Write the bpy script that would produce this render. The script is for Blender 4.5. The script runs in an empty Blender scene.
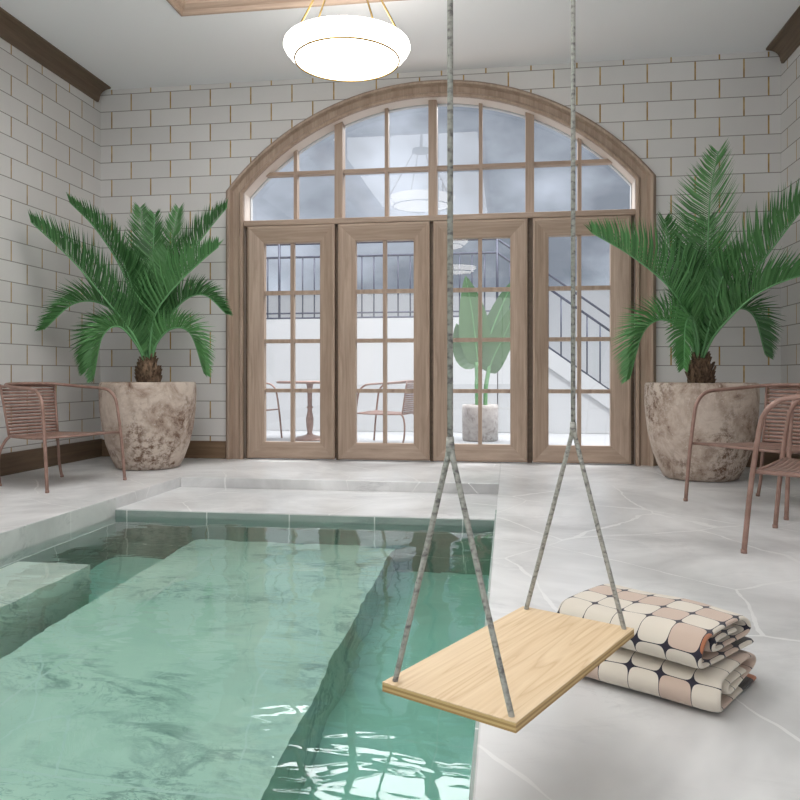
import bpy, bmesh, math, random
from mathutils import Vector, Matrix
random.seed(7)
sc = bpy.context.scene
col = sc.collection

# ------------------------------------------------------------------ camera
TH = math.radians(8.21)
cam_d = bpy.data.cameras.new('camera')
cam = bpy.data.objects.new('camera', cam_d); col.objects.link(cam)
cam.location = (0, 0, 0.9)
cam.rotation_euler = (math.radians(90), 0, TH)
cam_d.sensor_width = 36
cam_d.lens = 748/800*36
cam_d.shift_y = -24/800
cam_d.clip_start = 0.05
sc.camera = cam

# ------------------------------------------------------------------ world: a cloudy sky
w = bpy.data.worlds.new('sky'); sc.world = w; w.use_nodes = True
wn = w.node_tree.nodes; wl = w.node_tree.links; wn.clear()
wo = wn.new('ShaderNodeOutputWorld'); bg = wn.new('ShaderNodeBackground')
tc = wn.new('ShaderNodeTexCoord'); mp = wn.new('ShaderNodeMapping'); mp.inputs['Scale'].default_value = (1, 1, 1.6)
nz = wn.new('ShaderNodeTexNoise'); nz.inputs['Scale'].default_value = 5.5; nz.inputs['Detail'].default_value = 6; nz.inputs['Roughness'].default_value = .5
rp = wn.new('ShaderNodeValToRGB')
rp.color_ramp.elements[0].position = .38; rp.color_ramp.elements[0].color = (.21, .245, .305, 1)
rp.color_ramp.elements[1].position = .66; rp.color_ramp.elements[1].color = (.64, .71, .84, 1)
wl.new(tc.outputs['Generated'], mp.inputs[0]); wl.new(mp.outputs[0], nz.inputs[0]); wl.new(nz.outputs[0], rp.inputs[0])
wl.new(rp.outputs[0], bg.inputs[0]); wl.new(bg.outputs[0], wo.inputs[0])
bg.inputs[1].default_value = 1.0

# ------------------------------------------------------------------ sun outside, daylight through the skylight, added fill lamps
def light(name, kind, loc, direction, energy, color=(1, 1, 1), size=None):
    d = bpy.data.lights.new(name, kind); o = bpy.data.objects.new(name, d); col.objects.link(o)
    o.location = loc; o.rotation_euler = Vector(direction).to_track_quat('-Z', 'Y').to_euler()
    d.energy = energy; d.color = color
    if size:
        d.shape = 'RECTANGLE'; d.size, d.size_y = size
    return o
SUN = light('sun', 'SUN', (5, 5, 20), (-.45, .42, -.85), 2.6, (1, .98, .96)); SUN.data.angle = math.radians(3)
light('skylight_daylight', 'AREA', (-1.55, 2.3, 4.52), (0, 0, -1), 175, (.97, .98, 1), (2.2, 7.0))
light('rear_fill', 'AREA', (-1.8, -3.85, 1.9), (.42, 1, .8), 100, (1, .985, .97), (5.2, 3.0))  # added fill lamp behind the viewer, aimed up at ceiling and side wall
light('door_fill', 'AREA', (-.79, 10.9, 6.85), (0, -1, -1.15), 1750, (.96, .98, 1), (10.0, 4.4))  # added softbox high over the patio, brightens the floor inside the doors

sc.view_settings.view_transform = 'Standard'; sc.view_settings.look = 'None'
sc.view_settings.gamma = 1; sc.view_settings.use_curve_mapping = False
sc.view_settings.exposure = -0.12

# ------------------------------------------------------------------ node helpers
class NT:
    def __init__(s, name):
        s.m = bpy.data.materials.new(name); s.m.use_nodes = True
        s.n = s.m.node_tree.nodes; s.l = s.m.node_tree.links; s.n.clear()
        s.out = s.n.new('ShaderNodeOutputMaterial')
    def node(s, t, **kw):
        n = s.n.new(t)
        for k, v in kw.items(): setattr(n, k, v)
        return n
    def set(s, n, i, v):
        if hasattr(v, 'links') or isinstance(v, bpy.types.NodeSocket): s.l.new(v, n.inputs[i])
        else: n.inputs[i].default_value = v
    def math(s, op, a, b=0.0, c=0.0, clamp=False):
        n = s.node('ShaderNodeMath', operation=op, use_clamp=clamp)
        s.set(n, 0, a); s.set(n, 1, b); s.set(n, 2, c)
        return n.outputs[0]
    def obj(s, scale=(1, 1, 1), coord='Object'):
        t = s.node('ShaderNodeTexCoord'); m = s.node('ShaderNodeMapping'); m.inputs['Scale'].default_value = scale
        s.l.new(t.outputs[coord], m.inputs[0]); return m.outputs[0]
    def geo(s):
        return s.node('ShaderNodeNewGeometry').outputs['Position']
    def noise(s, vec, scale, detail=4, rough=.55, dist=0.0):
        n = s.node('ShaderNodeTexNoise'); s.l.new(vec, n.inputs['Vector'])
        n.inputs['Scale'].default_value = scale; n.inputs['Detail'].default_value = detail
        n.inputs['Roughness'].default_value = rough; n.inputs['Distortion'].default_value = dist
        return n.outputs[0]
    def ramp(s, fac, stops, interp='LINEAR'):
        r = s.node('ShaderNodeValToRGB'); r.color_ramp.interpolation = interp
        e = r.color_ramp.elements
        while len(e) < len(stops): e.new(.5)
        for el, (p, c) in zip(e, stops):
            el.position = p; el.color = (*c, 1) if len(c) == 3 else c
        s.l.new(fac, r.inputs[0]); return r.outputs[0]
    def mix(s, fac, a, b, mode='MIX'):
        n = s.node('ShaderNodeMix', data_type='RGBA', blend_type=mode)
        s.set(n, 0, fac); 
        for i, v in ((6, a), (7, b)):
            if isinstance(v, tuple): v = (*v, 1) if len(v) == 3 else v
            s.set(n, i, v)
        return n.outputs[2]
    def bump(s, h, strength=.3, dist=.01):
        b = s.node('ShaderNodeBump'); b.inputs['Strength'].default_value = strength; b.inputs['Distance'].default_value = dist
        s.l.new(h, b.inputs['Height']); return b.outputs[0]
    def bsdf(s, color, rough=.5, metal=0.0, normal=None, **kw):
        p = s.node('ShaderNodeBsdfPrincipled')
        if isinstance(color, tuple): color = (*color, 1) if len(color) == 3 else color
        s.set(p, 'Base Color', color); s.set(p, 'Roughness', rough); s.set(p, 'Metallic', metal)
        if normal is not None: s.l.new(normal, p.inputs['Normal'])
        for k, v in kw.items(): s.set(p, k.replace('_', ' '), v)
        s.l.new(p.outputs[0], s.out.inputs[0]); return p

def plain(name, c, rough=.5, metal=0.0, **kw):
    t = NT(name); t.bsdf(c, rough, metal, **kw); return t.m

def tile_mat(name, axis, phase):
    """large white wall tile, running bond, brass uprights and grey bed joints"""
    t = NT(name); g = t.geo(); sp = t.node('ShaderNodeSeparateXYZ'); t.l.new(g, sp.inputs[0])
    u = sp.outputs[0 if axis == 'x' else 1]; z = sp.outputs[2]
    zr = t.math('DIVIDE', t.math('SUBTRACT', z, 4.045), .19)
    row = t.math('FLOOR', zr); odd = t.math('FLOORED_MODULO', row, 2.0)
    ur = t.math('DIVIDE', t.math('ADD', t.math('SUBTRACT', u, phase), t.math('MULTIPLY', odd, .231)), .462)
    fu = t.math('PINGPONG', ur, .5); fz = t.math('PINGPONG', zr, .5)
    vj = t.math('LESS_THAN', fu, .0075/.462); hj = t.math('LESS_THAN', fz, .0042/.19)
    cell = t.math('ADD', t.math('FLOOR', ur), t.math('MULTIPLY', row, 17.3))
    wn_ = t.node('ShaderNodeTexWhiteNoise', noise_dimensions='1D'); t.l.new(cell, wn_.inputs['W'])
    tone = t.ramp(wn_.outputs[0], [(0, (.66, .645, .63)), (1, (.75, .735, .72))])
    n = t.noise(g, 1.7, 5, .6); tone = t.mix(.35, tone, t.ramp(n, [(.3, (.64, .628, .615)), (.7, (.76, .748, .732))]))
    gn = t.noise(g, 9, 2); gold = t.ramp(gn, [(.4, (.36, .22, .07)), (.62, (.55, .37, .14))])
    c = t.mix(vj, tone, gold); c = t.mix(hj, c, (.30, .28, .26))
    h = t.math('SUBTRACT', 1.0, t.math('MAXIMUM', vj, hj))
    h = t.math('ADD', h, t.math('MULTIPLY', t.noise(g, 3.5, 2), .25))
    rough = t.math('ADD', .28, t.math('MULTIPLY', hj, .4))
    t.bsdf(c, rough, t.math('MULTIPLY', vj, .35), t.bump(h, .25, .004)); return t.m

def marble(name, light_c=(.80, .79, .78), cloud=(.62, .62, .61), vein=(.36, .36, .37), rough=.22, vscale=1.0, white=True, amount=.6, seams=None, sw=.004):
    t = NT(name); g = t.geo()
    n0 = t.noise(g, .9*vscale, 5, .6, .6)
    c = t.ramp(n0, [(.32, cloud), (.62, light_c)])
    m = t.node('ShaderNodeMapping'); m.inputs['Rotation'].default_value = (.3, .5, .65); m.inputs['Scale'].default_value = (1, 2.2, 1.6); t.l.new(g, m.inputs[0])
    n1 = t.noise(m.outputs[0], .8*vscale, 7, .62, 1.1)
    v1 = t.ramp(t.math('ABSOLUTE', t.math('SUBTRACT', n1, .5)), [(0, (1, 1, 1)), (.045, (0, 0, 0))])
    patch = t.ramp(t.noise(g, 1.3*vscale, 3), [(.45, (0, 0, 0)), (.68, (1, 1, 1))])
    f = t.math('MULTIPLY', t.math('MULTIPLY', v1, patch), amount)
    c = t.mix(f, c, vein)
    n3 = t.noise(m.outputs[0], 3.2*vscale, 6, .65, 1.6)
    v3 = t.ramp(t.math('ABSOLUTE', t.math('SUBTRACT', n3, .5)), [(0, (1, 1, 1)), (.02, (0, 0, 0))])
    c = t.mix(t.math('MULTIPLY', t.math('MULTIPLY', v3, patch), amount*.75), c, vein)
    if white:
        m2 = t.node('ShaderNodeMapping'); m2.inputs['Rotation'].default_value = (0, .2, -.8); m2.inputs['Location'].default_value = (3.1, 1.7, .4); t.l.new(g, m2.inputs[0])
        wob = t.node('ShaderNodeMix', data_type='VECTOR'); wob.inputs[0].default_value = .10
        nn = t.node('ShaderNodeTexNoise'); nn.inputs['Scale'].default_value = 2.2; nn.inputs['Detail'].default_value = 4; t.l.new(m2.outputs[0], nn.inputs['Vector'])
        t.l.new(m2.outputs[0], wob.inputs[4]); t.l.new(nn.outputs['Color'], wob.inputs[5])
        vo = t.node('ShaderNodeTexVoronoi', feature='DISTANCE_TO_EDGE'); vo.inputs['Scale'].default_value = 1.05*vscale; t.l.new(wob.outputs[1], vo.inputs['Vector'])
        wv_ = t.math('MULTIPLY', t.noise(g, 2.7, 3), .022)
        v2 = t.math('LESS_THAN', vo.outputs['Distance'], t.math('SUBTRACT', wv_, .0065))
        c = t.mix(t.math('MULTIPLY', v2, .7), c, (.90, .90, .89))
        gr = t.ramp(vo.outputs['Distance'], [(0, (1, 1, 1)), (.16, (0, 0, 0))])
        c = t.mix(t.math('MULTIPLY', gr, .22), c, cloud)
    if seams:
        sp = t.node('ShaderNodeSeparateXYZ'); t.l.new(g, sp.inputs[0])
        for i, (per, ph) in enumerate(seams):
            if per:
                d = t.math('PINGPONG', t.math('DIVIDE', t.math('SUBTRACT', sp.outputs[i], ph), per), .5)
                c = t.mix(t.math('MULTIPLY', t.math('LESS_THAN', d, sw/per), .75), c, (.86, .86, .84))
    r = t.math('ADD', rough, t.math('MULTIPLY', t.noise(g, 5, 4), .15))
    t.bsdf(c, r, 0, t.bump(t.noise(g, 2.2, 3), .04, .01)); return t.m

def wood(name, axis, a=(.27, .19, .14), b=(.50, .38, .295), rough=.5, scale=1.0, rings=False):
    t = NT(name); g = t.obj()
    sv = {'x': (.7, 9, 9), 'y': (9, .7, 9), 'z': (9, 9, .7)}[axis]
    m = t.node('ShaderNodeMapping'); m.inputs['Scale'].default_value = tuple(v*scale for v in sv); t.l.new(g, m.inputs[0])
    n = t.noise(m.outputs[0], 1.6, 6, .65, .8)
    sv2 = tuple(v*scale*(6 if v > 1 else 1.5) for v in sv)
    m2 = t.node('ShaderNodeMapping'); m2.inputs['Scale'].default_value = sv2; t.l.new(g, m2.inputs[0])
    n2 = t.noise(m2.outputs[0], 1.3, 3, .6)
    c = t.ramp(n, [(.32, a), (.55, tuple((x+y)/2*1.05 for x, y in zip(a, b))), (.72, b)])
    c = t.mix(.28, c, t.ramp(n2, [(.35, a), (.65, b)]))
    t.bsdf(c, rough, 0, t.bump(n2, .08, .004)); return t.m

# ------------------------------------------------------------------ mesh helpers
def rot_to(d):
    return Vector(d).to_track_quat('Z', 'Y').to_matrix()
def catmull(pts, per=6):
    P = [Vector(p) for p in pts]; out = []
    for i in range(len(P)-1):
        a = P[i-1] if i else P[i]*2-P[i+1]; b, c = P[i], P[i+1]; d = P[i+2] if i+2 < len(P) else P[i+1]*2-P[i]
        for k in range(per):
            t = k/per
            out.append(.5*((2*b)+(c-a)*t+(2*a-5*b+4*c-d)*t*t+(3*b-a-3*c+d)*t**3))
    out.append(P[-1]); return out

class MB:
    def __init__(s): s.v = []; s.f = []; s.sm = []; s.uv = None
    def add(s, vs, fs, smooth=False):
        o = len(s.v); s.v += [tuple(v) for v in vs]; s.f += [tuple(i+o for i in f) for f in fs]; s.sm += [smooth]*len(fs); return s
    def box(s, x0, x1, y0, y1, z0, z1):
        vs = [(x, y, z) for z in (z0, z1) for y in (y0, y1) for x in (x0, x1)]
        return s.add(vs, [(0, 2, 3, 1), (4, 5, 7, 6), (0, 1, 5, 4), (2, 6, 7, 3), (0, 4, 6, 2), (1, 3, 7, 5)])
    def tube(s, pts, r, n=10, cap=True, closed=False, squash=1.0):
        P = [Vector(p) for p in pts]; N = len(P); rs = r if isinstance(r, (list, tuple)) else [r]*N
        up = None; vs = []
        for i, p in enumerate(P):
            if closed: t = P[(i+1) % N]-P[i-1]
            else: t = P[min(i+1, N-1)]-P[max(i-1, 0)]
            t.normalize()
            if up is None:
                up = Vector((0, 0, 1)) if abs(t.z) < .9 else Vector((1, 0, 0))
            up = (up-t*up.dot(t)).normalized(); sd = t.cross(up)
            for k in range(n):
                a = 2*math.pi*k/n; vs.append(p+(up*math.cos(a)*squash+sd*math.sin(a))*rs[i])
        fs = []
        for i in range(N if closed else N-1):
            j = (i+1) % N
            for k in range(n):
                q = (k+1) % n; fs.append((i*n+k, j*n+k, j*n+q, i*n+q))
        s.add(vs, fs, True)
        if cap and not closed:
            o = len(s.v)-len(vs)
            s.f.append(tuple(o+k for k in range(n))); s.f.append(tuple(o+(N-1)*n+k for k in reversed(range(n)))); s.sm += [False, False]
        return s
    def lathe(s, prof, n=48, c=(0, 0, 0), smooth=True):
        vs = [(c[0]+r*math.cos(2*math.pi*k/n), c[1]+r*math.sin(2*math.pi*k/n), c[2]+z) for r, z in prof for k in range(n)]
        fs = [(i*n+k, i*n+(k+1) % n, (i+1)*n+(k+1) % n, (i+1)*n+k) for i in range(len(prof)-1) for k in range(n)]
        s.add(vs, fs, smooth)
        o = len(s.v)-len(vs)
        if prof[0][0] > 1e-4: s.f.append(tuple(o+k for k in reversed(range(n)))); s.sm.append(False)
        if prof[-1][0] > 1e-4: s.f.append(tuple(o+(len(prof)-1)*n+k for k in range(n))); s.sm.append(False)
        return s
    def sweep(s, prof_fn, path_n, prof_n, smooth=False, caps=True):
        """prof_fn(i,k) -> point"""
        vs = [prof_fn(i, k) for i in range(path_n) for k in range(prof_n)]
        fs = [(i*prof_n+k, i*prof_n+(k+1) % prof_n, (i+1)*prof_n+(k+1) % prof_n, (i+1)*prof_n+k) for i in range(path_n-1) for k in range(prof_n)]
        s.add(vs, fs, smooth); o = len(s.v)-len(vs)
        if caps:
            s.f.append(tuple(o+k for k in reversed(range(prof_n)))); s.f.append(tuple(o+(path_n-1)*prof_n+k for k in range(prof_n))); s.sm += [False, False]
        return s
    def build(s, name, mat, parent=None, bevel=0, seg=2, loc=None, recalc=True, angle=None):
        me = bpy.data.meshes.new(name); me.from_pydata(s.v, [], s.f)
        me.polygons.foreach_set('use_smooth', s.sm)
        if s.uv:
            l = me.uv_layers.new(name='UVMap')
            for lp in me.loops: l.data[lp.index].uv = s.uv[lp.vertex_index]
        me.update()
        if recalc:
            b = bmesh.new(); b.from_mesh(me); bmesh.ops.recalc_face_normals(b, faces=b.faces); b.to_mesh(me); b.free()
        me.materials.append(mat)
        o = bpy.data.objects.new(name, me); col.objects.link(o)
        if parent: o.parent = parent
        if loc: o.location = loc
        if bevel:
            m = o.modifiers.new('edge', 'BEVEL'); m.width = bevel; m.segments = seg; m.limit_method = 'ANGLE'; m.angle_limit = math.radians(40)
        return o

def tag(o, label=None, cat=None, group=None, kind=None):
    for k, v in (('label', label), ('category', cat), ('group', group), ('kind', kind)):
        if v: o[k] = v
    return o
def struct(o, label=None, cat=None): return tag(o, label, cat, kind='structure')
def thing(name, label, cat, loc=(0, 0, 0), rz=0, group=None):
    o = bpy.data.objects.new(name, None); col.objects.link(o); o.location = loc; o.rotation_euler = (0, 0, rz); o.empty_display_size = .1
    return tag(o, label, cat, group)
def dup(root, loc, rz, label, group=None):
    r = root.copy(); col.objects.link(r); r.location = loc; r.rotation_euler = (0, 0, rz); r['label'] = label
    if group: r['group'] = group
    for ch in root.children:
        c_ = ch.copy(); col.objects.link(c_); c_.parent = r
        for g_ in ch.children:
            d_ = g_.copy(); col.objects.link(d_); d_.parent = c_
    return r

# ------------------------------------------------------------------ materials
M = {}
M['tile_back'] = tile_mat('white tile', 'x', 2.083)
M['tile_left'] = tile_mat('white tile side', 'y', 7.451)
M['tile_right'] = tile_mat('white tile side b', 'y', 7.422)
M['plaster'] = plain('white plaster', (.80, .80, .80), .8)
M['ceiling'] = plain('ceiling paint', (.88, .89, .91), .85)
M['reveal'] = plain('pale reveal', (.72, .64, .585), .6)
M['wood_z'] = wood('oak upright', 'z'); M['wood_x'] = wood('oak level', 'x'); M['wood_y'] = wood('oak long', 'y')
M['dark_y'] = wood('brown oak long', 'y', (.09, .058, .036), (.19, .13, .085)); M['dark_x'] = wood('brown oak level', 'x', (.13, .08, .045), (.25, .165, .10))
M['deck'] = marble('deck marble', (.82, .82, .82), (.46, .46, .46), (.36, .36, .37), .24, 1.0, True, .4)
M['coping'] = marble('coping marble', (.72, .72, .71), (.56, .57, .56), (.20, .21, .22), .3, 2.2, False, .8, ((0, 0), (1.05, 4.62), (0, 0)))
M['pool_floor'] = marble('pool marble', (.90, .91, .84), (.72, .78, .72), (.12, .18, .19), .4, 1.5, True, .75, ((1.2, -1.96), (1.2, 2.3), (0, 0)), .007)
M['pool_wall_shaded'] = marble('pool wall marble shaded', (.33, .39, .36), (.25, .31, .285), (.16, .23, .21), .4, 1.2, False, .5, ((.62, -.31), (.62, .1), (.62, .24)))  # same marble darkened: shade on the pool sides is put in the colour
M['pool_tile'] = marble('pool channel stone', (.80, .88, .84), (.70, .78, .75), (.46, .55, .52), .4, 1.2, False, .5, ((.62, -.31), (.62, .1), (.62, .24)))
M['patio'] = marble('patio stone', (.36, .36, .37), (.32, .32, .33), (.28, .28, .28), .6, 1.0, False, .3)
M['render'] = plain('white render', (.54, .55, .565), .9)
t = NT('rose metal'); g = t.obj()
t.bsdf(t.ramp(t.noise(g, 14, 3), [(.35, (.245, .145, .115)), (.68, (.345, .215, .175))]), .42, .15); M['rose'] = t.m
M['brass'] = plain('aged brass', (.45, .31, .12), .3, 1.0)
M['iron'] = plain('painted iron', (.05, .055, .09), .5, .2)
t = NT('opal glass lamp'); e = t.node('ShaderNodeEmission'); e.inputs[0].default_value = (1, .955, .88, 1); e.inputs[1].default_value = 8.0
t.l.new(e.outputs[0], t.out.inputs[0]); M['lamp'] = t.m
# window glass: clear with the mirror share of real glass
t = NT('window glass'); tr = t.node('ShaderNodeBsdfTransparent'); gl = t.node('ShaderNodeBsdfGlossy'); gl.inputs['Roughness'].default_value = 0.0
tr.inputs[0].default_value = (.97, .98, .98, 1)
mx = t.node('ShaderNodeMixShader')
gn_ = t.node('ShaderNodeNewGeometry'); vd = t.node('ShaderNodeVectorMath', operation='DOT_PRODUCT')
t.l.new(gn_.outputs['Incoming'], vd.inputs[0]); t.l.new(gn_.outputs['Normal'], vd.inputs[1])
cs = t.math('SUBTRACT', 1.0, t.math('ABSOLUTE', vd.outputs['Value']))
fa = t.math('ADD', .06, t.math('MULTIPLY', t.math('POWER', cs, 5.0), .9), clamp=True)
haze = t.node('ShaderNodeBsdfTranslucent'); dm = t.node('ShaderNodeMixShader'); dm.inputs[0].default_value = .035     # pale haze of the outdoor glare, put into the glass
t.l.new(tr.outputs[0], dm.inputs[1]); t.l.new(haze.outputs[0], dm.inputs[2])
t.l.new(fa, mx.inputs[0]); t.l.new(dm.outputs[0], mx.inputs[1]); t.l.new(gl.outputs[0], mx.inputs[2]); t.l.new(mx.outputs[0], t.out.inputs[0]); M['glass'] = t.m
# water
t = NT('pool water'); g = t.geo()
mpn = t.node('ShaderNodeMapping'); mpn.inputs['Scale'].default_value = (1.0, .75, 1); t.l.new(g, mpn.inputs[0])
n1 = t.noise(mpn.outputs[0], 1.9, 1.5, .4, .8)
rf = t.node('ShaderNodeBsdfGlass'); rf.inputs['IOR'].default_value = 1.333; rf.inputs['Roughness'].default_value = 0.0
mpr = t.node('ShaderNodeMapping'); mpr.inputs['Scale'].default_value = (3.2, 8.0, 1); t.l.new(g, mpr.inputs[0])
n2 = t.noise(mpr.outputs[0], 1.0, 2, .5, .5)
n1 = t.math('ADD', n1, t.math('MULTIPLY', n2, .16))
t.l.new(t.bump(n1, .44, .034), rf.inputs['Normal'])
va = t.node('ShaderNodeVolumeAbsorption'); va.inputs[0].default_value = (.24, .86, .72, 1); va.inputs[1].default_value = .42
t.l.new(rf.outputs[0], t.out.inputs[0]); t.l.new(va.outputs[0], t.out.inputs[1]); M['water'] = t.m

# ------------------------------------------------------------------ room shell
XL, XR, YB, YR, ZC = -4.52, 2.66, 7.82, -4.0, 4.10
PX0, PX1, PY0, PY1 = -2.885, -.075, -1.6, 5.2      # pool
SY = 6.31                                          # back edge of the sunken step
m = MB()
m.box(XL-.15, PX0, YR, 8.15, -1.7, 0); m.box(PX1, XR+.15, YR, 8.15, -1.7, 0)
m.box(PX0, PX1, SY, 8.15, -1.7, 0); m.box(PX0, PX1, YR, PY0, -1.7, 0)
struct(m.build('floor', M['deck'], bevel=.006))
struct(MB().box(PX0, PX1, PY1, SY, -1.7, -.086).build('floor_sunken_step', M['deck'], bevel=.006), 'low white marble step at the pool end before the doors', 'step')
struct(MB().box(PX0-.03, PX0+.002, PY0, PY1-.001, -.38, -.004).build('trim_1', M['coping']), 'grey veined marble facing along the pool edge under the deck chair', 'facing')
struct(MB().box(PX0+.003, PX1, PY1-.012, PY1-.002, -1.6, -.095).build('wall_pool_back', M['pool_wall_shaded']))
struct(MB().box(PX1-.01, PX1-.001, PY0, PY1-.012, -1.6, -.02).build('wall_pool_right', M['pool_wall_shaded']))
struct(MB().box(PX0+.002, PX0+.012, PY0, PY1-.012, -1.6, -.38).build('wall_pool_left', M['pool_wall_shaded']))
struct(MB().box(PX0, PX1, PY0, PY1, -1.68, -1.35).build('floor_pool_channel', M['pool_tile']))
struct(MB().box(-2.25, -.785, PY0, PY1-.012, -1.36, -.80).build('floor_pool', M['pool_floor']))
m = MB().box(PX0+.012, -2.42, PY0, 4.07, -1.36, -.40)
struct(m.build('floor_pool_bench', M['pool_floor']), 'pale stone bench under water along the pool side', 'bench')

struct(MB().box(XL-.15, XL, YR, 8.15, 0, 4.7).build('wall_left', M['tile_left']))
struct(MB().box(XR, XR+.15, YR, 8.15, 0, 4.7).build('wall_right', M['tile_right']))
# back wall with arched opening
AX0, AX1, ACX, ACZ, RIN, ROUT = -2.84, 1.27, -.785, 1.103, 2.72, 2.892
ZS = ACZ+math.sqrt(RIN**2-(AX1-ACX)**2)
def arch(R, hw, n=48):
    a0 = math.acos(hw/R); return [(ACX+R*math.cos(a0+(math.pi-2*a0)*i/n), ACZ+R*math.sin(a0+(math.pi-2*a0)*i/n)) for i in range(n+1)]
A_in = arch(RIN, AX1-ACX)
m = MB()
def wallquad(pts):                          # front and back skins
    n = len(pts)
    m.add([(x, YB, z) for x, z in pts], [tuple(range(n))]); m.add([(x, 8.07, z) for x, z in pts], [tuple(reversed(range(n)))])
wallquad([(XL, 0), (AX0, 0), (AX0, ZS), (AX0, 4.7), (XL, 4.7)]); wallquad([(AX1, 0), (XR, 0), (XR, 4.7), (AX1, 4.7), (AX1, ZS)])
for (x0, z0), (x1, z1) in zip(A_in, A_in[1:]): wallquad([(x0, z0), (x1, z1), (x1, 4.7), (x0, 4.7)])
struct(m.build('wall_back', M['tile_back'], recalc=False))
m = MB(); path = [(AX1, 0)]+A_in+[(AX0, 0)]
def revf(i, k):
    x, z = path[i]; yy = (YB-.01, 8.075)[k//2]; e = (0, .012)[k in (1, 2)]
    d = Vector((x-ACX, z-ACZ)).normalized() if 0 < i < len(path)-1 else Vector((1 if x > 0 else -1, 0))
    return (x+d.x*e, yy, z+d.y*e)
m.sweep(revf, len(path), 4); struct(m.build('trim_2', M['reveal']), 'pale plaster reveal inside the arched opening', 'reveal')
# wood casing swept round the opening: (outward offset, projection)
PROF = [(0, 0), (0, .05), (.012, .066), (.03, .066), (.042, .05), (.05, .036), (.115, .036), (.125, .05), (.14, .078), (.162, .085), (.178, .07), (.184, .045), (.2, .03), (.205, 0)]
m = MB(); wide = 1.0
nA = 48
def casf(i, k):
    off, pr = PROF[k]
    if i == 0 or i == nA+2:
        x = (AX1 if i == 0 else AX0); return (x+(off if i == 0 else -off), YB-pr, 0)
    R = RIN+off*.86; hw = AX1-ACX+off; a0 = math.acos(hw/R); a = a0+(math.pi-2*a0)*(i-1)/nA
    return (ACX+R*math.cos(a), YB-pr, ACZ+R*math.sin(a))
m.sweep(casf, nA+3, len(PROF)); struct(m.build('trim_3', M['wood_z']), 'moulded oak casing around the arched doorway', 'casing')

# ceiling with a coffer over the pool
CX0, CX1, CY0, CY1 = -2.86, -.30, -1.6, 6.27
m = MB()
m.box(XL, CX0, YR, YB, ZC, ZC+.1); m.box(CX1, XR, YR, YB, ZC, ZC+.1); m.box(CX0, CX1, CY1, YB, ZC, ZC+.1); m.box(CX0, CX1, YR, CY0, ZC, ZC+.1)
m.box(XL-.15, XR+.15, YR-.15, 8.15, 4.62, 4.72)
struct(m.build('ceiling', M['ceiling']))
m = MB(); cp = [(0, .0), (0, -.022), (.018, -.03), (.03, -.022), (.04, .012), (.06, .03), (.075, .05), (.08, .5), (-.02, .5), (-.02, 0)]
cc = [(CX0, CY0, 1, 1), (CX1, CY0, -1, 1), (CX1, CY1, -1, -1), (CX0, CY1, 1, -1), (CX0, CY0, 1, 1)]
m.sweep(lambda i, k: (cc[i][0]+cc[i][2]*cp[k][0], cc[i][1]+cc[i][3]*cp[k][0], ZC+cp[k][1]), 5, len(cp), caps=False)
struct(m.build('trim_4', M['wood_x']), 'oak moulding lining the skylight recess over the pool', 'moulding')
# crown moulding along the two side walls, cove section
def crown(name, xw, s, label):
    pr = [(0, 4.1), (.165, 4.1), (.165, 4.085), (.15, 4.078)]+[(.15-.115*math.sin(a), 4.078-.10*(1-math.cos(a))) for a in [math.pi/2*i/8 for i in range(1, 9)]]+[(.03, 3.965), (.022, 3.945), (0, 3.945)]
    m = MB(); m.sweep(lambda i, k: (xw+s*pr[k][0], (YR+.02, 7.745)[i], pr[k][1]), 2, len(pr))
    struct(m.build(name, M['dark_y']), label, 'moulding')
crown('trim_5', XL, 1, 'brown cove moulding along the ceiling above the lone rose chair')
crown('trim_6', XR, -1, 'brown cove moulding along the ceiling above the two rose chairs')
def skirting(name, x0, x1, y0, y1, mat):
    struct(MB().box(x0, x1, y0, y1, 0, .2).build(name, mat, bevel=.008))
skirting('baseboard_left', XL, XL+.03, YR, YB, M['dark_y']); skirting('baseboard_right', XR-.03, XR, YR, YB, M['dark_y'])
m = MB()
for x0, x1 in ((XL+.03, AX0-.205), (AX1+.205, XR-.03)):
    m.box(x0, x1, YB-.03, YB, 0, .19)
struct(m.build('baseboard_back', M['dark_x'], bevel=.008))
# unseen rear wall, its wide opening added to let light in
m = MB(); m.box(XL, -3.6, YR-.15, YR, 0, 4.7); m.box(1.8, XR, YR-.15, YR, 0, 4.7); m.box(-3.6, 1.8, YR-.15, YR, 0, .35); m.box(-3.6, 1.8, YR-.15, YR, 3.5, 4.7)
struct(m.build('wall_rear', M['tile_back']))

# ------------------------------------------------------------------ fanlight window
W_ = bpy.data.objects.new('window_1', None); col.objects.link(W_)
struct(W_, 'arched fanlight of divided panes above the four doors', 'window')
def ztop(x, R=RIN): return ACZ+math.sqrt(max(R*R-(x-ACX)**2, 0))
def bar_x(m, x, wd, y0, y1, z0):
    a, b = x-wd/2, x+wd/2
    vs = [(a, y0, z0), (b, y0, z0), (b, y1, z0), (a, y1, z0), (a, y0, ztop(a)+.004), (b, y0, ztop(b)+.004), (b, y1, ztop(b)+.004), (a, y1, ztop(a)+.004)]
    m.add(vs, [(0, 3, 2, 1), (4, 5, 6, 7), (0, 1, 5, 4), (2, 3, 7, 6), (0, 4, 7, 3), (1, 2, 6, 5)])
GY = 8.0
for x in (-1.808, -.79, .225):
    m = MB(); bar_x(m, x, .088, 7.885, 8.03, 2.58); m.build('mullion', M['wood_z'], W_)
for x in (-2.30, -1.292, -.285, .735):
    m = MB(); bar_x(m, x, .038, 7.93, 8.02, 2.58); m.build('glazing_bar', M['wood_z'], W_)
hx = math.sqrt(RIN**2-(3.115-ACZ)**2)
MB().box(ACX-hx-.02, ACX+hx+.02, 7.932, 8.018, 3.097, 3.137).build('cross_bar', M['wood_x'], W_)
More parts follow.
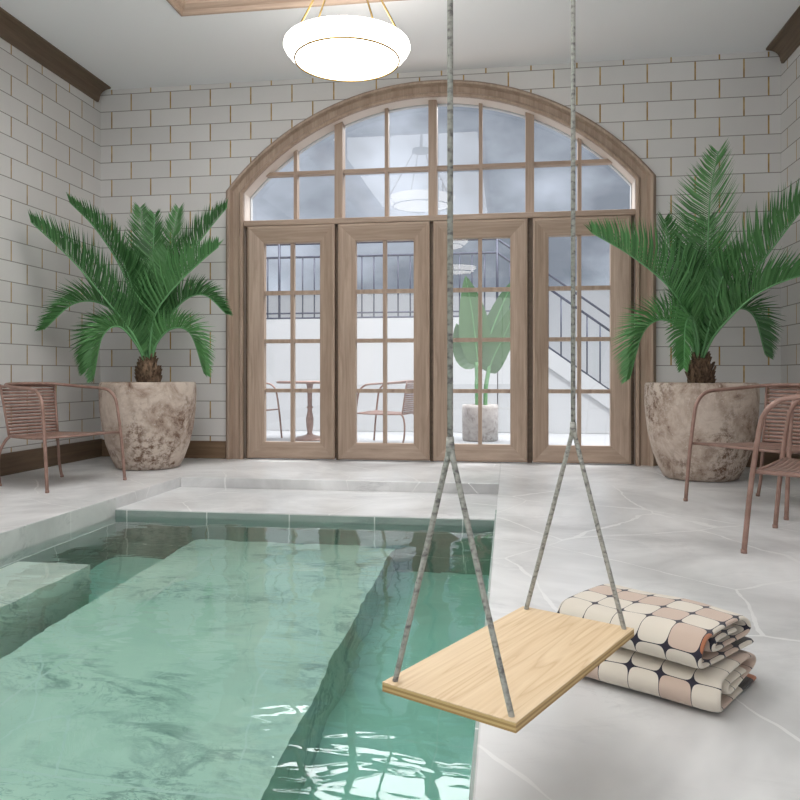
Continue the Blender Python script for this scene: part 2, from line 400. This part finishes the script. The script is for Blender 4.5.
gp = [(AX1, 2.58)]+arch(RIN, AX1-ACX)+[(AX0, 2.58)]
m = MB(); n = len(gp); m.add([(x, GY, z) for x, z in gp], [tuple(range(n))]); m.build('glass', M['glass'], W_, recalc=False)
# thin white outer bead against the glass
m = MB(); pth = [(AX1, 2.58)]+A_in+[(AX0, 2.58)]
def beadf(i, k):
    x, z = pth[i]; d = Vector((x-ACX, z-ACZ)).normalized(); e = (0, -.012, -.012, 0)[k]; yy = (8.005, 8.005, 8.06, 8.06)[k]
    if i in (0, len(pth)-1): d = Vector((1 if x > 0 else -1, 0))
    return (x+d.x*e, yy, z+d.y*e)
m.sweep(beadf, len(pth), 4); m.build('bead', M['render'], W_)

# transom, and posts coloured dark for the shade between the leaves
m = MB(); m.box(AX0, AX1, 7.795, 8.05, 2.525, 2.585); struct(m.build('trim_7', M['wood_x'], bevel=.006), 'oak transom between the doors and the fanlight', 'transom')
for k, (a, b) in enumerate(((-2.84, -2.80), (-1.828, -1.790), (-.812, -.772), (.20, .252), (1.232, 1.27))):
    struct(MB().box(a, b, 7.86, 7.97, 0, 2.53).build('trim_%d' % (8+k), M['dark_y']), 'oak post between the glazed doors, darkened for the gap shade', 'post')

# ------------------------------------------------------------------ four glazed door leaves
def leaf(i, x0, x1, gx0, gx1, label):
    D = bpy.data.objects.new('door_%d' % i, None); col.objects.link(D); D.location = ((x0+x1)/2, 7.8, 0)
    struct(D, label, 'door')
    ox, oy = (x0+x1)/2, 7.8
    O = [(x0, .012), (x1, .012), (x1, 2.52), (x0, 2.52)]; I = [(gx0, .185), (gx1, .185), (gx1, 2.342), (gx0, 2.342)]
    for k, nm in ((0, 'bottom_rail'), (1, 'stile'), (2, 'top_rail'), (3, 'stile')):
        a, b, c_, d_ = O[k], O[(k+1) % 4], I[(k+1) % 4], I[k]
        def P(p, y): return (p[0]-ox, y-oy, p[1])
        def mid(p, q, f): return (p[0]+(q[0]-p[0])*f, p[1]+(q[1]-p[1])*f)
        a2, b2, c2, d2 = mid(a, d_, .12), mid(b, c_, .12), mid(c_, b, .10), mid(d_, a, .10)
        rows = [(P(a, 7.92), P(b, 7.92)), (P(a, 7.795), P(b, 7.795)), (P(a2, 7.787), P(b2, 7.787)), (P(d2, 7.83), P(c2, 7.83)), (P(d_, 7.838), P(c_, 7.838)), (P(d_, 7.92), P(c_, 7.92))]
        m = MB(); m.sweep(lambda r, q: rows[q][r], 2, 6)
        m.build(nm, M['wood_z' if k in (1, 3) else 'wood_x'], D)
    m = MB(); cx = (gx0+gx1)/2
    m.box(cx-.02-ox, cx+.02-ox, .052, .112, .18, 2.345)
    for z in (1.803, 1.278, .742): m.box(gx0-.005-ox, gx1+.005-ox, .054, .110, z-.021, z+.021)
    m.build('glazing_bars', M['wood_z'], D)
    m = MB(); y = .085; m.add([(gx0-.01-ox, y, .18), (gx1+.01-ox, y, .18), (gx1+.01-ox, y, 2.35), (gx0-.01-ox, y, 2.35)], [(0, 1, 2, 3)]); m.build('glass', M['glass'], D, recalc=False)
leaf(1, -2.797, -1.830, -2.625, -2.000, 'glazed oak door with a patio table seen through its panes')
leaf(2, -1.790, -.812, -1.610, -.985, 'glazed oak door with a patio chair seen through its panes')
leaf(3, -.772, .198, -.600, .024, 'glazed oak door with the broad-leaved plant seen through its panes')
leaf(4, .254, 1.230, .414, 1.035, 'glazed oak door with the stair railing seen through its panes')

# ------------------------------------------------------------------ water
struct(MB().box(PX0-.02, PX1+.02, PY0-.02, PY1+.02, -1.66, -.138).build('pool_water', M['water']), 'clear green water filling the marble pool', 'water')

# ------------------------------------------------------------------ outside
struct(MB().box(-14, 14, 8.15, 30, -.3, -.005).build('ground', M['patio']))
struct(MB().box(-14, 14, 16, 16.3, 0, 2.72).build('wall_garden', M['render']))
TZ = 1.84
struct(MB().box(-9, -.17, 12, 14, 0, TZ).build('wall_terrace', M['render']), 'white terrace block below the iron railing', 'terrace')
m = MB(); nst = 11; run = 2.55/nst; rise = TZ/nst
for k in range(nst): m.box(-.17+k*run, -.17+(k+1)*run, 12.03, 13.2, 0, TZ-(k+1)*rise+.02)
m.add([(-.17, 12, TZ+.05), (-.17, 12, TZ-.25), (2.1, 12, 0), (2.38, 12, 0.0), (2.38, 12, .09), (-.17, 12.03, TZ+.05), (-.17, 12.03, TZ-.25), (2.1, 12.03, 0), (2.38, 12.03, 0), (2.38, 12.03, .09)],
      [(0, 1, 2, 3, 4), (9, 8, 7, 6, 5), (0, 5, 6, 1), (1, 6, 7, 2), (2, 7, 8, 3), (3, 8, 9, 4), (4, 9, 5, 0)])
tag(m.build('garden_stair', M['render'], loc=(.015, 0, 0)), 'white outdoor stair descending behind the glazed doors', 'stair')
RL = thing('terrace_railing', 'dark iron railing along the terrace and down the garden stair', 'railing', (-.17, 12.05, TZ))
def rail_z(x): return 0 if x <= 0 else -x*TZ/2.55
for nm, h, r in (('handrail', 1.25, .018), ('middle_rail', 1.03, .02), ('bottom_rail', .10, .014), ('bottom_rail', .02, .014)):
    MB().tube([(-8.8, 0, h), (-.01, 0, h), (0, 0, h), (.01, 0, h+rail_z(.01)), (2.5, 0, h+rail_z(2.5))], r, 8).build(nm, M['iron'], RL)
xs = [-5.2+.2*k for k in range(38)]
for k, x in enumerate(xs):
    post = k % 6 == 2
    MB().tube([(x, 0, rail_z(x)+(0 if post else .02)), (x, 0, rail_z(x)+(1.25 if post else 1.03))], 0.022 if post else .0125, 8).build('post' if post else 'baluster', M['iron'], RL)

# ------------------------------------------------------------------ rose metal chairs
CH = thing('garden_chair', 'rose metal slatted armchair alone beside the weathered pot, facing the pool', 'chair', group='rose metal armchairs')
half = [(.33, .395, 0), (.30, .388, .33), (.262, .378, .62), (.235, .372, .715), (.175, .362, .775), (.09, .352, .795), (-.12, .332, .808), (-.27, .29, .822), (-.345, .22, .832), (-.375, .11, .835)]
loop = half+[(-.38, 0, .836)]+[(x, -y, z) for x, y, z in reversed(half)]
MB().tube(catmull(loop, 5), .0135, 12).build('arm_frame', M['rose'], CH)
for s in (1, -1):
    MB().tube(catmull([(-.285, .24*s, .405), (-.325, .26*s, .36), (-.352, .29*s, .26), (-.35, .30*s, .12), (-.325, .305*s, 0)], 5), .0125, 10).build('rear_leg', M['rose'], CH)
m = MB()
def seat_half(x): return .243+(.372-.243)*(x+.30)/.575
m.tube([(.275, -.375, .415), (.275, .375, .415)], .010, 8); m.tube([(-.30, -.24, .402), (-.30, .24, .402)], .010, 8)
for s in (1, -1): m.tube(catmull([(-.30, .24*s, .402), (0, .306*s, .402), (.275, .375*s, .415)], 4), .010, 8)
m.build('seat_frame', M['rose'], CH)
m = MB(); ns = 20
for k in range(ns):
    x = -.288+(.262+.288)*k/(ns-1); hw = seat_half(x)
    def sf(i, q, x=x, hw=hw):
        y = -hw+2*hw*i/8; z = .408-.012*(1-(y/hw)**2)+.012*(max(x, 0)/.26)
        return (x+(-.0125, .0125, .0125, -.0125)[q], y, z+(-.004, -.004, .004, .004)[q])
    m.sweep(sf, 9, 4, True)
m.build('seat', M['rose'], CH)
m = MB()
def bx(z, y, hw): return -.30-.075*(z-.40)/.43-.022*(1-(y/hw)**2)
nb = 15
for k in range(nb):
    z = .425+(.812-.425)*k/(nb-1); hw = .238+.026*(z-.40)/.43
    def bf(i, q, z=z, hw=hw):
        y = -hw+2*hw*i/10; return (bx(z, y, hw)+(-.004, .004, .004, -.004)[q], y, z+(-.0112, -.0112, .0112, .0112)[q])
    m.sweep(bf, 11, 4, True)
B_ = m.build('backrest', M['rose'], CH)
m = MB()
for s in (1, -1): MB().tube([(bx(z, 1, 1), s*(.240+.026*(z-.40)/.43), z) for z in (.40, .5, .6, .7, .83)], .010, 8).build('back_post', M['rose'], CH)
for x, y in ((.33, .395), (.33, -.395), (-.325, .305), (-.325, -.305)): MB().lathe([(.0155, 0), (.0155, .02)], 10, (x, y, 0)).build('foot_cap', M['rose'], CH)
def chair_at(A, B, first=False, label=None, group='rose metal armchairs'):
    mid = Vector(((A[0]+B[0])/2, (A[1]+B[1])/2, 0)); d = Vector((B[0]-A[0], B[1]-A[1], 0)).normalized(); f = Vector((d.y, -d.x, 0))   # A is the chair's right foot
    loc = mid-f*.33; rz = math.atan2(f.y, f.x)
    if first: CH.location = loc; CH.rotation_euler = (0, 0, rz); return CH
    return dup(CH, loc, rz, label, group)
chair_at((-3.509, 5.307), (-3.28, 6.067), True)
chair_at((1.262, 5.623), (1.726, 4.97), label='rose metal armchair just in front of the pot, its back against the side wall')
chair_at((1.565, 4.70), (1.188, 4.014), label='rose metal armchair cut off by the frame edge, the one farther from the pot')

# ------------------------------------------------------------------ pots and palms
def pot_mat(name, a, b, c_, sc_=1.0):
    t = NT(name); g = t.obj()
    n = t.noise(g, 3.2*sc_, 8, .68, .5); n2 = t.noise(g, 16*sc_, 6, .75); n3 = t.noise(g, 2.0*sc_, 3)
    k = t.ramp(n, [(.34, c_), (.43, b), (.56, a)])
    spots = t.ramp(n2, [(.46, (0, 0, 0)), (.60, (1, 1, 1))])
    k = t.mix(t.math('MULTIPLY', spots, t.ramp(n3, [(.42, (0, 0, 0)), (.6, (1, 1, 1))])), k, c_)
    pale = t.ramp(t.noise(g, 38*sc_, 4, .7), [(.60, (0, 0, 0)), (.68, (1, 1, 1))])
    k = t.mix(t.math('MULTIPLY', pale, .55), k, (.70, .65, .59))
    t.bsdf(k, .85, 0, t.bump(t.math('ADD', n, t.math('MULTIPLY', n2, .5)), .5, .02)); return t.m
M['pot'] = pot_mat('weathered clay', (.58, .49, .42), (.42, .33, .27), (.15, .085, .055))
M['pale_pot'] = pot_mat('pale weathered clay', (.52, .49, .47), (.44, .40, .38), (.28, .24, .23))
M['soil'] = plain('soil', (.05, .035, .025), .95)
t = NT('palm trunk fibre'); g = t.obj((1, 1, .35)); n = t.noise(g, 40, 5, .7)
t.bsdf(t.ramp(n, [(.35, (.04, .024, .014)), (.65, (.27, .175, .11))]), .9, 0, t.bump(n, .8, .02)); M['trunk'] = t.m
def leaf_mat(name, a, b, trans=.25):
    t = NT(name); oi = t.node('ShaderNodeObjectInfo'); g = t.obj(); n = t.noise(g, 6, 3)
    isl = t.node('ShaderNodeNewGeometry').outputs['Random Per Island']
    f = t.math('ADD', t.math('MULTIPLY', oi.outputs['Random'], .35), t.math('ADD', t.math('MULTIPLY', n, .25), t.math('MULTIPLY', isl, .4)))
    c_ = t.ramp(f, [(.2, a), (.75, b)])
    p = t.bsdf(c_, .42, 0); td = t.node('ShaderNodeBsdfTranslucent'); t.l.new(c_, td.inputs[0])
    mx = t.node('ShaderNodeMixShader'); mx.inputs[0].default_value = trans
    t.l.new(p.outputs[0], mx.inputs[1]); t.l.new(td.outputs[0], mx.inputs[2]); t.l.new(mx.outputs[0], t.out.inputs[0]); return t.m
M['frond'] = leaf_mat('palm green', (.026, .105, .026), (.13, .34, .115))
M['rib'] = plain('palm rib green', (.14, .34, .14), .5)
M['paddle'] = leaf_mat('broad leaf green', (.035, .10, .035), (.075, .175, .065), .18)
CR = Vector((math.cos(TH), math.sin(TH), 0)); CD = Vector((-math.sin(TH), math.cos(TH), 0))

def frond(parent, pts, length=.30, n=46, wid=.0155, seed=0, lift=.78, spread=.62):
    rnd = random.Random(seed)
    P = catmull(pts, 10); L = [0]
    for a, b in zip(P, P[1:]): L.append(L[-1]+(b-a).length)
    tot = L[-1]
    def at(s):
        s *= tot
        for i in range(len(P)-1):
            if L[i+1] >= s: break
        f = (s-L[i])/max(L[i+1]-L[i], 1e-6); return P[i].lerp(P[i+1], min(f, 1)), (P[i+1]-P[i]).normalized()
    m = MB()
    vs, fs = [], []
    for k in range(n):
        s = .13+.865*k/(n-1); p, T = at(s)
        rad = Vector((P[-1].x-P[0].x, P[-1].y-P[0].y, 0))
        rad = rad.normalized() if rad.length > .05 else Vector((0, -1, 0))
        ref = Vector((0, 0, 1))-rad*.6*max(-1, min(1, T.z*1.6))
        N = (ref-T*ref.dot(T)); N = N.normalized(); S = T.cross(N)
        prof = min(1, (s-.06)/.22)**.8*(1-.72*max(0, (s-.55)/.45)**1.5)
        ln = length*prof
        for sg in (1, -1):
            l2 = ln*rnd.uniform(.9, 1.08); fw = .42+.40*s+rnd.uniform(-.06, .06)
            d = (S*sg*spread+T*fw+N*lift*(1-.3*s)+Vector((rnd.uniform(-.05, .05), rnd.uniform(-.05, .05), rnd.uniform(-.05, .05)))).normalized()
            tipd = (d+T*.28-Vector((0, 0, .10))).normalized()
            wv = (T-d*T.dot(d)).normalized(); wv = (wv+d.cross(wv)*rnd.uniform(-.5, .5)).normalized()*wid*.5*rnd.uniform(.85, 1.1)
            q1 = p+d*l2*.5; q2 = q1+tipd*l2*.5
            o = len(vs)
            vs += [p-wv*.5, p+wv*.5, q1+wv, q1-wv, q2]
            fs += [(o, o+1, o+2, o+3), (o+3, o+2, o+4)]
    m.add(vs, fs, True)
    fo = m.build('frond', M['frond'], parent, recalc=False)
    rs = [.011*(1-.8*i/(len(P)-1))+.002 for i in range(len(P))]
    MB().tube(P, rs, 6).build('midrib', M['rib'], fo)
    return fo

def palm(label, loc, px0, y0, sc_, specs, pot_prof, seed):
    R = thing('potted_palm', label, 'potted plant', loc, group='potted palms in weathered pots')
    MB().lathe(pot_prof, 64).build('pot', M['pot'], R)
    MB().lathe([(.001, .79), (.40, .785)], 32).build('soil', M['soil'], R)
    m = MB(); rnd = random.Random(seed)
    m.lathe([(.10, .78), (.112, .86), (.10, .96), (.075, 1.04), (.02, 1.08)], 20)
    for k in range(90):                       # cut leaf bases round the trunk
        a = rnd.uniform(0, 6.283); z = rnd.uniform(.80, 1.05); r = .103-.05*max(0, (z-.93)/.1)
        d = Vector((math.cos(a), math.sin(a), 0)); p = d*r+Vector((0, 0, z)); q = p+d*.03+Vector((0, 0, rnd.uniform(.05, .09)))
        sd = Vector((-d.y, d.x, 0))*.015
        m.add([p-sd, p+sd, q+sd*.5, q-sd*.5, p-d*.02, q-d*.015], [(0, 1, 2, 3), (0, 3, 5, 4), (1, 4, 5, 2), (3, 2, 5)])
    m.build('trunk', M['trunk'], R)
    for k, (pp, dep, ln, *sp_) in enumerate(specs):
        pts = []
        for i, (x, y) in enumerate(pp):
            b = dep*(i/(len(pp)-1))**.9; s = sc_*(1+b/7.2)
            v = CR*((x-px0)*s)+CD*b; pts.append((v.x, v.y, 1.0+(y0-y)*s))
        frond(R, pts, ln*1.25, seed=seed+k, n=int(56+len(pp)*8), spread=sp_[0] if sp_ else .55, lift=.3 if sp_ else .85)
    return R
POT = [(.27, 0), (.30, .012), (.345, .10), (.395, .24), (.43, .40), (.452, .58), (.458, .72), (.455, .815), (.448, .838), (.432, .842), (.415, .835), (.41, .78), (.0, .77)]
SL = .00985
Lspec = [
    ([(147, 366), (138, 335), (113, 297), (87, 261), (50, 222)], -.55, .34),
    ([(147, 364), (138, 320), (125, 272), (100, 230), (74, 202)], -.15, .30),
    ([(148, 362), (143, 310), (135, 256), (126, 207)], .42, .26, .8),
    ([(149, 362), (150, 310), (150, 258), (151, 214)], .10, .26, .8),
    ([(149, 362), (154, 310), (159, 256), (165, 208)], .42, .26, .8),
    ([(150, 364), (160, 318), (178, 268), (198, 236), (220, 207)], .20, .32),
    ([(150, 366), (152, 345), (160, 313), (184, 284), (209, 262), (229, 247)], -.30, .32),
    ([(150, 366), (158, 335), (178, 303), (200, 295), (221, 314)], .15, .25),
    ([(150, 368), (157, 345), (174, 329), (194, 334), (209, 374)], -.15, .22),
    ([(147, 366), (136, 332), (108, 305), (80, 304), (52, 330)], -.25, .26),
    ([(147, 368), (138, 345), (120, 326), (99, 336), (90, 372)], -.15, .24),
    ([(147, 368), (140, 345), (126, 327), (113, 338), (108, 380)], -.42, .20),
    ([(148, 364), (143, 325), (134, 285), (122, 250)], -.12, .30),
    ([(149, 364), (156, 325), (166, 285), (172, 250)], -.15, .30),
]
LP = palm('tall palm in a weathered clay pot beside the lone rose chair', (-3.51, 6.95, 0), 148, 366, SL, Lspec, POT, 11)
SR = .0090
Rspec = [
    ([(697, 366), (701, 320), (707, 264), (711, 200), (720, 156)], .10, .42, .95),
    ([(698, 366), (708, 330), (732, 285), (760, 240), (787, 198)], -.5, .42),
    ([(696, 366), (690, 340), (680, 318), (657, 288), (620, 260), (578, 237)], -.28, .36),
    ([(698, 366), (706, 335), (736, 299), (770, 281), (796, 276)], -.6, .32),
    ([(696, 368), (684, 340), (660, 322), (638, 334), (623, 380)], -.12, .26),
    ([(696, 368), (690, 340), (679, 320), (668, 330), (662, 370)], -.42, .22),
    ([(698, 368), (708, 335), (732, 312), (752, 318), (764, 356)], .05, .24),
    ([(696, 364), (688, 315), (680, 262), (676, 222)], .32, .32, .8),
    ([(697, 364), (702, 318), (710, 268), (722, 222)], .42, .30, .8),
    ([(697, 364), (692, 330), (684, 290), (672, 256)], -.20, .32),
    ([(698, 364), (704, 330), (716, 292), (730, 255)], -.18, .32),
    ([(697, 366), (698, 340), (700, 312), (704, 280)], -.34, .28),
]
POT2 = [(r*1.035, z) for r, z in POT]
RP = palm('tall palm in a weathered clay pot just behind the two rose chairs', (1.686, 6.93, 0), 698, 366, SR, Rspec, POT2, 41)

# ------------------------------------------------------------------ pendant lamps
PL = thing('pendant_lamp', 'large glowing bowl pendant lamp hanging at the far end of the pool', 'lamp', (-1.205, 5.55, 0), group='bowl pendant lamps over the pool')
ZP = 3.285
MB().lathe([(.0, ZP), (.36, ZP), (.392, ZP+.006), (.43, ZP+.035), (.465, ZP+.075), (.478, ZP+.10), (.474, ZP+.118), (.45, ZP+.122), (.0, ZP+.122)], 64).build('bowl', M['lamp'], PL)
m = MB(); m.tube([(.394*math.cos(a), .394*math.sin(a), ZP+.002) for a in [2*math.pi*k/64 for k in range(64)]], .0075, 8, closed=True); m.build('brass_ring', M['brass'], PL)
for k in range(4):
    a = math.radians(45+90*k)+.25; c_, s_ = math.cos(a), math.sin(a)
    m = MB(); m.tube([(.47*c_, .47*s_, ZP+.125), (.10*c_, .10*s_, ZP+.78)], .0075, 8)
    m.build('rod', M['brass'], PL)
    m = MB(); m.tube([(.398*c_, .398*s_, ZP+.0), (.436*c_, .436*s_, ZP+.04), (.472*c_, .472*s_, ZP+.075), (.485*c_, .485*s_, ZP+.10), (.47*c_, .47*s_, ZP+.13)], .0035, 6)
    m.build('clip', M['brass'], PL)
MB().lathe([(.13, ZP+.76), (.13, ZP+.80), (.02, ZP+.82), (.02, 4.615)], 24).build('canopy', M['brass'], PL)
dup(PL, (-1.205, 2.0, 0), 0, 'glowing bowl pendant lamp over the middle of the pool, mirrored in the door glass')
dup(PL, (-1.205, -1.45, 0), 0, 'glowing bowl pendant lamp over the near pool end, mirrored lowest in the glass')

# ------------------------------------------------------------------ swing
t = NT('pale pine plank'); g = t.obj()
mpn = t.node('ShaderNodeMapping'); mpn.inputs['Scale'].default_value = (.45, 9, 9); t.l.new(g, mpn.inputs[0])
n = t.noise(mpn.outputs[0], 1.15, 3, .5, .35)
rg = t.math('FRACT', t.math('MULTIPLY', n, 13.0))
c_ = t.ramp(rg, [(0, (.66, .47, .27)), (.25, (.78, .60, .39)), (.85, (.72, .53, .32)), (1, (.60, .41, .22))])
fine = t.node('ShaderNodeMapping'); fine.inputs['Scale'].default_value = (4, 120, 120); t.l.new(g, fine.inputs[0])
c_ = t.mix(.25, c_, t.ramp(t.noise(fine.outputs[0], 1.5, 3), [(.35, (.60, .42, .23)), (.65, (.80, .63, .42))]))
t.bsdf(c_, .5, 0, t.bump(rg, .06, .002)); M['plank'] = t.m
t = NT('plywood edge'); sp = t.node('ShaderNodeSeparateXYZ'); t.l.new(t.obj(), sp.inputs[0])
ly = t.math('FLOORED_MODULO', t.math('FLOOR', t.math('DIVIDE', sp.outputs[2], .0042)), 2.0)
t.bsdf(t.mix(ly, (.42, .26, .10), (.62, .44, .20)), .6); M['ply'] = t.m
t = NT('braided cord'); g = t.obj(); n = t.noise(g, 130, 2, .6)
m2 = t.node('ShaderNodeMapping'); m2.inputs['Scale'].default_value = (45, 45, 75); t.l.new(g, m2.inputs[0])
n2 = t.noise(m2.outputs[0], 1.6, 2, .5)
c_ = t.ramp(n2, [(.32, (.17, .16, .16)), (.44, (.32, .32, .29)), (.6, (.42, .42, .38))])
t.bsdf(c_, .9, 0, t.bump(n, .6, .003)); M['cord'] = t.m
u = Vector((.283, .529, 0)).normalized(); v = Vector((u.y, -u.x, 0))     # long axis, short axis
SW = thing('rope_swing', 'pale wooden plank swing hung on grey cords over the pool edge', 'swing', (.0265, 1.642, .282), math.atan2(u.y, u.x))
HL, HWd = .30, .146
MB().box(-HL, HL, -HWd, HWd, .0165, .0185).build('seat_top', M['plank'], SW)
MB().box(-HL, HL, -HWd, HWd, 0, .0168).build('seat_board', M['ply'], SW)
for s in (-1, 1):
    ex = s*(HL-.018); knot = (ex, 0, .482)
    MB().tube([(ex, 0, .48), (ex, 0, 1.5), (ex, 0, 4.112-.282)], 0.0056, 10).build('rope', M['cord'], SW)
    for q in (-1, 1):
        y = q*(HWd-.018)
        MB().tube([(ex, y, .002), (ex, y*1.0, .019), (ex, y*.5, .25), (ex, y*.04, .468), (ex, 0, .50)], 0.0056, 10).build('rope_leg', M['cord'], SW)
    MB().lathe([(.0072, .470), (.0085, .485), (.0072, .505)], 10, (ex, 0, 0)).build('splice', M['cord'], SW)

# ------------------------------------------------------------------ folded blankets
t = NT('grid print blanket'); uv = t.node('ShaderNodeTexCoord').outputs['UV']; sp = t.node('ShaderNodeSeparateXYZ'); t.l.new(uv, sp.inputs[0])
CU = 1.0
a_ = t.math('FRACT', sp.outputs[0]); b_ = t.math('FRACT', sp.outputs[1])
pa = t.math('ABSOLUTE', t.math('SUBTRACT', t.math('MULTIPLY', a_, 2.0), 1.0)); pb = t.math('ABSOLUTE', t.math('SUBTRACT', t.math('MULTIPLY', b_, 2.0), 1.0))
d_ = t.math('ADD', t.math('POWER', pa, 5.0), t.math('POWER', pb, 5.0))
line = t.math('GREATER_THAN', d_, .90)
cmb = t.node('ShaderNodeCombineXYZ'); t.l.new(t.math('FLOOR', sp.outputs[0]), cmb.inputs[0]); t.l.new(t.math('FLOOR', sp.outputs[1]), cmb.inputs[1])
oi = t.node('ShaderNodeObjectInfo'); t.l.new(t.math('FLOOR', t.math('MULTIPLY', oi.outputs['Random'], 50.0)), cmb.inputs[2])
wn2 = t.node('ShaderNodeTexWhiteNoise', noise_dimensions='3D'); t.l.new(cmb.outputs[0], wn2.inputs['Vector'])
cc_ = t.ramp(wn2.outputs[0], [(0, (.70, .64, .55)), (.58, (.58, .45, .37)), (.84, (.42, .16, .08)), (.91, (.035, .033, .03)), (.922, (.70, .64, .55))], 'CONSTANT')
c_ = t.mix(line, cc_, (.022, .02, .035))
fz = t.noise(t.geo(), 420, 2); t.bsdf(c_, .95, 0, t.bump(fz, .35, .003), Sheen_Weight=.25); M['blanket'] = t.m
def blanket(name, label, base, rz, seed, L=.50, ws=1.12):
    rnd = random.Random(seed)
    R = thing(name, label, 'blanket', base, rz, 'folded grid print blankets')
    pts = [(.315, .012), (.2, .012), (.06, .014), (.022, .022), (.006, .048), (.02, .078), (.05, .090), (.14, .094), (.235, .094), (.272, .087), (.288, .068), (.276, .049), (.245, .042), (.17, .041), (.10, .042), (.072, .050), (.078, .063), (.11, .067), (.18, .067), (.215, .068)]
    P = [(p.x, p.z) for p in catmull([(a, 0, b) for a, b in pts], 6)]; P = [(a*ws, b) for a, b in P]
    nl = 22; arc = [0]
    for a, b in zip(P, P[1:]): arc.append(arc[-1]+math.hypot(b[0]-a[0], b[1]-a[1]))
    m = MB(); uvs = []; TKN = .0095
    nrm = []
    for i in range(len(P)):
        a, b = P[max(i-1, 0)], P[min(i+1, len(P)-1)]; dx, dz = b[0]-a[0], b[1]-a[1]; q = math.hypot(dx, dz); nrm.append((-dz/q, dx/q))
    cell = .088
    for j in range(nl+1):
        x = -L/2+L*j/nl
        for side in (1, -1):
            for i, (yy, zz) in enumerate(P):
                w_ = .0035*math.sin(9*x+i*.11+seed)+.0025*math.sin(21*x+seed*2+i*.05)
                e = 1.0 if 0 < j < nl else .55
                y = yy+nrm[i][0]*side*TKN*e; z = zz+nrm[i][1]*side*TKN*e
                k = min(1, zz/.05)
                m.v.append((x+.004*math.sin(i*.2+seed), y+w_*.7, max(.0, z+.0005+w_*k*.8))); uvs.append(((x+L/2)/cell+.35+seed*.27, arc[i]/cell+(.2 if seed == 2 else .62)+seed*.31))
    n = len(P); S2 = 2*n
    for j in range(nl):
        for i in range(n-1):
            o = j*S2+i; m.f.append((o, o+1, o+1+S2, o+S2)); o += n; m.f.append((o+1, o, o+S2, o+1+S2)); m.sm += [True, True]
        for i in (0, n-1):
            o = j*S2+i; m.f.append((o, o+S2, o+S2+n, o+n)); m.sm.append(True)
    for j in (0, nl):
        for i in range(n-1):
            o = j*S2+i; m.f.append((o, o+n, o+n+1, o+1)); m.sm.append(True)
    m.uv = uvs; o = m.build('fabric', M['blanket'], R)
    s_ = o.modifiers.new('soft', 'SUBSURF'); s_.levels = 1; s_.render_levels = 1
    return R
du = Vector((.84, -.543, 0)).normalized()
rzb = math.atan2(du.y, du.x)
fr_ = Vector((.575, 2.065, 0)); base = fr_-du*.25
blanket('folded_blanket', 'folded blanket with dark grid print lying on the marble floor, under the other', base-du*.04+Vector((0, -.045, 0)), rzb, 3)
blanket('folded_blanket', 'folded blanket with dark grid print on top of the other by the swing', base-du*.055+Vector((0, -.035, .110)), rzb-.10, 2, .46)

# ------------------------------------------------------------------ patio furniture and plant
tb = thing('bistro_table', 'rose pedestal table on the patio seen through a door', 'table', (-2.79, 10.35, -.005))
MB().lathe([(.0, .80), (.46, .80), (.47, .81), (.47, .825), (.46, .835), (.0, .835)], 40).build('tabletop', M['rose'], tb)
MB().lathe([(.04, .02), (.055, .06), (.035, .10), (.05, .20), (.055, .30), (.035, .40), (.032, .44), (.05, .46), (.032, .48), (.034, .66), (.05, .68), (.034, .70), (.05, .79), (.08, .80)], 20).build('pedestal', M['rose'], tb)
MB().lathe([(.26, 0), (.26, .015), (.20, .035), (.09, .06), (.04, .08)], 32).build('base', M['rose'], tb)
chair_at((-1.86, 10.30), (-2.00, 9.56), label='rose metal armchair out on the patio, seen through the second door')
chair_at((-3.38, 9.76), (-3.26, 10.52), label='rose metal armchair on the patio beside the pedestal table, mostly hidden by the door')

BP = thing('potted_banana_plant', 'broad-leaved plant in a pale weathered pot out on the patio', 'potted plant', (-.385, 10.55, -.005))
MB().lathe([(.235, 0), (.25, .02), (.255, .45), (.25, .50), (.235, .505), (.225, .49), (.22, .44), (0, .43)], 40).build('pot', M['pale_pot'], BP)
m = MB(); m.tube(catmull([(-.02, 0, .42), (-.03, 0, .8), (-.04, 0, 1.1)], 5), [.05]*6+[.042]*5, 10); m.tube(catmull([(.07, .02, .42), (.08, 0, .75), (.13, 0, 1.05)], 5), [.03]*11, 8)
m.build('stem', M['rib'], BP)
def paddle(pts, wd, tilt=0.0, seed=0):
    P = catmull(pts, 8); n = len(P); m = MB(); vs = []; fs = []
    for i, p in enumerate(P):
        s = i/(n-1); T = (P[min(i+1, n-1)]-P[max(i-1, 0)]).normalized()
        S = T.cross(Vector((math.sin(tilt), -math.cos(tilt), 0))).normalized(); N = S.cross(T)
        k = wd*(math.sin(math.pi*min(1, s*.93+.07)**.85))**.75 if 0 < i < n-1 else .004
        for q in (-1, -.5, 0, .5, 1): vs.append(p+S*k*q+N*k*.22*abs(q)+N*.006*math.sin(i*2.1+q*3))
    for i in range(n-1):
        for q in range(4): fs.append((i*5+q, i*5+q+1, i*5+q+6, i*5+q+5))
    m.add(vs, fs, True); o = m.build('leaf', M['paddle'], BP, recalc=False)
    MB().tube(P, [.012*(1-.8*i/n)+.001 for i in range(n)], 6).build('midrib', M['rib'], o)
paddle([(-.03, 0, 1.05), (-.07, -.03, 1.42), (-.12, -.06, 1.85), (-.20, -.1, 2.30)], .215, .15)
paddle([(.12, 0, .95), (.18, -.05, 1.15), (.36, -.10, 1.52), (.52, -.15, 1.95)], .19, -.35)
paddle([(-.04, .05, 1.05), (-.17, .10, 1.16), (-.27, .10, 1.36), (-.34, .08, 1.65)], .20, .5)
paddle([(.02, .05, 1.05), (.16, .15, 1.55), (.32, .22, 1.95), (.48, .25, 2.3)], .13, -.2)
